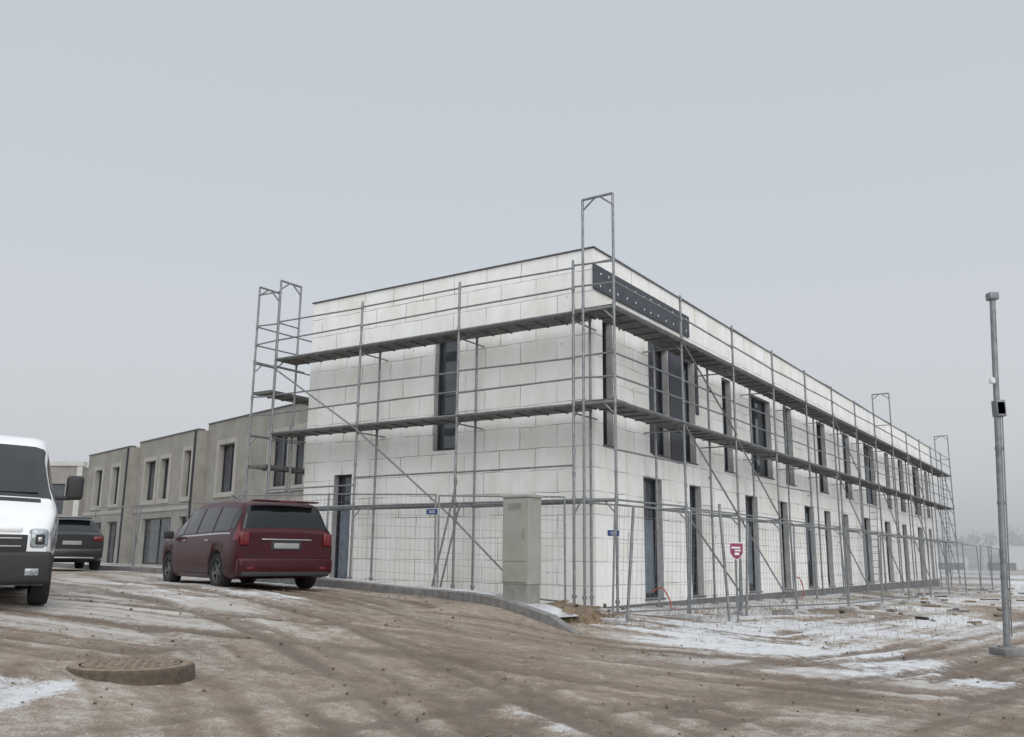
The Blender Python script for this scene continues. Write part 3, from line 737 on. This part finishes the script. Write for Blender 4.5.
mvP=dict(x=[0,.04,.22,.38,.9,1.7,2.8,3.25,3.5,4.1,4.6,4.95,5.1,5.15],
  zt=[1.05,1.12,1.57,1.67,1.71,1.73,1.72,1.67,1.54,1.15,1.05,.92,.80,.72],
  zl=[1.0,1.02,1.03,1.03,1.03,1.02,1.0,1.0,.99,.98,.93,.82,.70,.62],
  w=[.93,.965,.99,.995,1.0,1.0,1.0,1.0,1.0,.985,.94,.84,.72,.66],
  wr=[.78,.78,.78,.78,.78,.78,.77,.76,.755,.75,.72,.66,.6,.55],
  z0=[.34,.28,.25,.22,.2,.2,.2,.2,.2,.2,.21,.23,.27,.30],h=.6)
mvpan=[('cglass',.055,.25,7.5,11,L2,.006),
 ('cglass',.50,1.32,5.25,6.85,L2,.006),('cglass',1.42,2.28,5.2,6.9,L2,.006),('cglass',2.38,3.15,5.2,6.9,L2,.006),('cglass',3.2,3.62,5.2,6.3,L2,.006),
 ('cglass',3.42,4.05,7.4,11,L2,.006),('cglass',.27,.48,5.4,6.75,L2,.005),
 ('dark',1.375,1.383,2.2,6.9,L2,.003),('dark',2.325,2.333,2.2,6.9,L2,.003),('dark',3.3,3.308,2.2,5.2,L2,.003),
 ('dark',1.40,2.9,1.9,2.05,L2,.004),('chrome',.4,3.6,5.02,5.12,L2,.006),('dark',.6,3.1,8.3,8.55,L2,.04),
 ('tail',.005,.17,4.0,6.6,L2,.012)]
mvbox=[('tail',(.0,.83,.95),(.09,.18,.24),.03),('tail',(.0,-.83,.95),(.09,.18,.24),.03),
 ('paintR',(.01,0,.46),(.20,1.88,.30),.06),('dark',(-.02,0,.315),(.14,1.74,.09),.02),
 ('dark',(-.007,0,.84),(.01,.62,.17),.003),('plate',(-.014,0,.83),(.012,.50,.10),.003),('chrome',(-.012,0,.945),(.03,1.0,.025),.008),
 ('paintR',(.17,0,1.67),(.22,1.30,.03),.012),('tail',(.055,0,1.66),(.02,.35,.02),.004),
 ('dark',(-.004,0,.625),(.008,1.6,.012),0),('dark',(-.004,.80,.74),(.008,.010,.24),0),('dark',(-.004,-.80,.74),(.008,.010,.24),0),
 ('tail',(-.092,.72,.42),(.008,.12,.05),.002),('tail',(-.092,-.72,.42),(.008,.12,.05),.002),
 ('dark',(3.75,1.09,1.06),(.14,.2,.17),.04),('dark',(3.75,-1.09,1.06),(.14,.2,.17),.04),
 ('chrome',(5.13,0,.62),(.04,.8,.14),.015),('lamp',(4.98,.62,.72),(.16,.3,.16),.04),('lamp',(4.98,-.62,.72),(.16,.3,.16),.04)]
for sd in L2: 
    for xx in(1.55,2.95): mvbox.append(('chrome',(xx,sd*1.006,.93),(.17,.03,.03),.008))
vehicle('parked_minivan',(-4.24,17.4,.37),head(-.60,.80),mvP,'paintR',5.15,[.98,4.05],.345,mvpan,mvbox)
bkP=dict(x=[0,.06,.34,.55,1.2,2.2,2.6,3.3,3.9,4.25,4.4],
  zt=[1.0,1.08,1.42,1.52,1.58,1.57,1.50,1.08,1.0,.88,.72],zl=[.95,.98,1.0,1.0,.98,.96,.95,.93,.88,.8,.65],
  w=[.80,.86,.90,.915,.92,.92,.92,.91,.87,.78,.68],wr=[.62,.62,.63,.64,.65,.65,.65,.64,.62,.6,.55],z0=[.36,.3,.24,.22,.22,.22,.22,.22,.23,.25,.3],h=.5)
bkpan=[('cglass',.09,.38,7.6,11,L2,.006),('cglass',.6,1.5,5.25,6.85,L2,.006),('cglass',1.6,2.5,5.2,6.9,L2,.006),('cglass',2.7,3.25,7.4,11,L2,.006),('chrome',.5,2.9,5.02,5.1,L2,.006),('tail',.005,.2,4.1,5.1,L2,.01)]
bkbox=[('tail',(.0,.68,.90),(.08,.26,.14),.03),('tail',(.0,-.68,.90),(.08,.26,.14),.03),('paintB',(.0,0,.48),(.2,1.66,.28),.06),('plate',(-.01,0,.78),(.02,.5,.11),.003),
 ('paintB',(.3,0,1.5),(.22,1.0,.03),.01),('chrome',(-.1,0,.36),(.01,1.2,.04),.003),('dark',(2.95,1.0,1.0),(.12,.18,.14),.03),('dark',(2.95,-1.0,1.0),(.12,.18,.14),.03),('lamp',(4.2,.6,.74),(.2,.3,.14),.04),('lamp',(4.2,-.6,.74),(.2,.3,.14),.04)]
vehicle('parked_black_car',(-12.6,26.4,H(-13.0,27)+.02),head(-.55,.835),bkP,'paintB',4.4,[.8,3.5],.335,bkpan,bkbox)
wvP=dict(x=[0,.08,.3,1.5,3.1,3.45,3.7,3.95,4.5,4.75,4.98,5.1,5.15],
  zt=[2.30,2.36,2.40,2.42,2.40,2.35,2.22,1.98,1.40,1.29,1.16,1.0,.90],zl=[1.32]*8+[1.30,1.2,1.06,.9,.8],
  w=[.98,1.0,1.02,1.03,1.03,1.03,1.03,1.02,1.0,.98,.94,.88,.84],wr=[.86]*6+[.85,.83,.80,.78,.74,.7,.66],z0=[.36,.3,.28,.26,.26,.26,.26,.26,.26,.27,.28,.3,.34],h=.75)
wvpan=[('cglass',3.72,4.47,7.5,11,L2,.008),('cglass',3.3,4.18,5.15,6.8,L2,.008),('dark',3.2,3.21,2,7,L2,.004),('dark',4.3,4.31,2,5,L2,.004),
 ('lamp',4.66,5.06,3.3,4.9,L2,.014),('dark',4.60,5.13,1.2,2.9,L2,.012),('dark',.3,4.0,2.3,2.7,L2,.012),('dark',4.49,4.58,9,11,L2,.006)]
wvbox=[('dark',(5.10,0,.50),(.20,1.86,.42),.06),('dark',(5.135,0,.80),(.05,1.24,.24),.02),('chrome',(5.165,0,.87),(.012,1.1,.02),.003),('chrome',(5.165,0,.77),(.012,1.1,.02),.003),
 ('paintW',(5.10,0,.98),(.10,1.1,.08),.03),('plate',(5.205,0,.5),(.012,.5,.11),.003),
 ('lamp',(5.08,.74,.86),(.16,.24,.28),.06),('lamp',(5.08,-.74,.86),(.16,.24,.28),.06),('dark',(5.155,.76,.86),(.02,.11,.13),.008),('dark',(5.155,-.76,.86),(.02,.11,.13),.008),('chrome',(5.16,.76,.86),(.02,.05,.06),.008),
 ('lamp',(5.19,.70,.45),(.03,.16,.09),.01),('lamp',(5.19,-.70,.45),(.03,.16,.09),.01),
 ('dark',(4.15,1.20,1.60),(.16,.22,.34),.05),('dark',(4.15,-1.20,1.60),(.16,.22,.34),.05),('dark',(4.17,1.06,1.45),(.07,.2,.06),.02),('dark',(4.17,-1.06,1.45),(.07,.2,.06),.02),
 ('dark',(4.42,.35,1.50),(.02,.75,.02),.004,math.radians(40),'Y'),('dark',(4.42,-.4,1.50),(.02,.75,.02),.004,math.radians(40),'Y')]
hx,hy=.52,-.854; fx,fy=-6.72,11.45
vehicle('white_van',(fx-hx*5.15,fy-hy*5.15,.34),head(hx,hy),wvP,'paintW',5.15,[1.0,4.3],.35,wvpan,wvbox)

# ---------------------------------------------------------------- distant things
b_=B().use('twig')
def tree(x,y,h):
    z=-.5
    def rec(p,d,l,r,n_):
        q=p+d*l; b_.tube(p,q,r,4,r*.6)
        if n_==0: return
        for k in range(random.choice([3,3,4])):
            dd=(d+Vector((random.gauss(0,.5),random.gauss(0,.5),random.gauss(.1,.25)))).normalized(); rec(q,dd,l*random.uniform(.6,.85),r*.62,n_-1)
    rec(Vector((x,y,z)),Vector((0,0,1)),h*.28,h*.018+.05,4)
for i in range(60):
    a=random.uniform(.40,.68) if i<48 else random.uniform(-.75,-.5); yy=random.uniform(240,320); tree(a*yy,yy,random.uniform(7,14))
b_.obj('distant_trees')
e=empty('distant_container',(92,168,-.5),.1); b_=B()
b_.use('far'); b_.box((0,0,1.6),(7,2.5,2.8)); b_.box((9,2,1.4),(6,2.5,2.6)); b_.box((-9.5,4,1.2),(5,2.5,2.2)); b_.use('fard'); b_.box((2,-1.27,1.5),(1,.05,1.6)); b_.box((9,.7,1.6),(1.5,.05,1)); b_.box((14,-2,.9),(4,2,1.4)); b_.box((-5,-4,.75),(4.2,1.8,1.3)); b_.box((-14,-3,.7),(4.2,1.8,1.2)); b_.obj('cabins',e)
e=empty('distant_hall',(138,225,-.5),.2); b_=B().use('far'); b_.box((0,0,2.6),(60,12,5.2)); b_.use('fard'); 
for i in range(10): b_.box((-27+i*6,-6.03,1.6),(3,.05,2))
b_.obj('hall_walls',e)
# winter fog bank lying over the far fields
fg=B().use('far'); fg.b2((-700,75,-3),(700,800,22)); fo=fg.obj('fog')
mfg=bpy.data.materials.new('fog'); mfg.use_nodes=True; nt=mfg.node_tree; nt.nodes.clear()
o_=nt.nodes.new('ShaderNodeOutputMaterial'); vsn=nt.nodes.new('ShaderNodeVolumeScatter'); vsn.inputs['Density'].default_value=.005; vsn.inputs['Color'].default_value=(1,1,1,1)
vsn.inputs['Anisotropy'].default_value=-.15
nt.links.new(vsn.outputs[0],o_.inputs['Volume']); fo.data.materials.clear(); fo.data.materials.append(mfg)

# ---------------------------------------------------------------- light
sv=Vector((.22,-.85,.60)).normalized()
sl=bpy.data.lights.new('sun','SUN'); sl.energy=1.5; sl.angle=math.radians(60); sl.color=(1,.985,.96)
so=bpy.data.objects.new('sun',sl); COL.objects.link(so); so.rotation_euler=(-sv).to_track_quat('-Z','Y').to_euler(); so.location=(0,0,30)
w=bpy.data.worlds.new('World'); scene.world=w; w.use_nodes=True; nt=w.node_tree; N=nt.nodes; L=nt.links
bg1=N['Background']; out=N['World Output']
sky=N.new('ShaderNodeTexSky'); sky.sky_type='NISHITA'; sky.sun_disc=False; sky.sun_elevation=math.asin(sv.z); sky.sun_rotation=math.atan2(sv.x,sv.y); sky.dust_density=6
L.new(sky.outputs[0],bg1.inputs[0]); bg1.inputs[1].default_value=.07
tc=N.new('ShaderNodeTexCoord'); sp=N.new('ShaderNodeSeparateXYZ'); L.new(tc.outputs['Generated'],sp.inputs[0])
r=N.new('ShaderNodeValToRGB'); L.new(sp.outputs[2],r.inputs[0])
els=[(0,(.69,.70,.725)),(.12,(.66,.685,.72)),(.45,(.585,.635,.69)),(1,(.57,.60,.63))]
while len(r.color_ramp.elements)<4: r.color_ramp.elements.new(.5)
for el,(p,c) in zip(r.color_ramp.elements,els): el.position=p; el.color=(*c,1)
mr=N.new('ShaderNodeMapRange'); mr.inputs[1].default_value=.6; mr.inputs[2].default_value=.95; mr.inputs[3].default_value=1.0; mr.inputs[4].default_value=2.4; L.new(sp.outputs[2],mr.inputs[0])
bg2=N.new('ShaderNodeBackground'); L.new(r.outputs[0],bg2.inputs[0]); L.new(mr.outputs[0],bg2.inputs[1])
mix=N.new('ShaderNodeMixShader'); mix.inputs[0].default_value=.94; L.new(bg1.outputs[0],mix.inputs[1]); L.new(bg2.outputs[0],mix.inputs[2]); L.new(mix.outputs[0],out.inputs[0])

# ---------------------------------------------------------------- camera
cam=bpy.data.cameras.new('camera'); cam.sensor_width=36; cam.lens=900/1024*36; cam.clip_end=3000; cam.clip_start=.1
co=bpy.data.objects.new('camera',cam); COL.objects.link(co); scene.camera=co
p=math.atan(188/900)
Mx=Matrix.Rotation(math.pi/2+p,4,'X')@Matrix.Rotation(.011,4,'Z')
co.matrix_world=Matrix.Translation((0,0,1.05))@Mx
scene.view_settings.view_transform='Standard'; scene.view_settings.look='None'; scene.view_settings.exposure=0
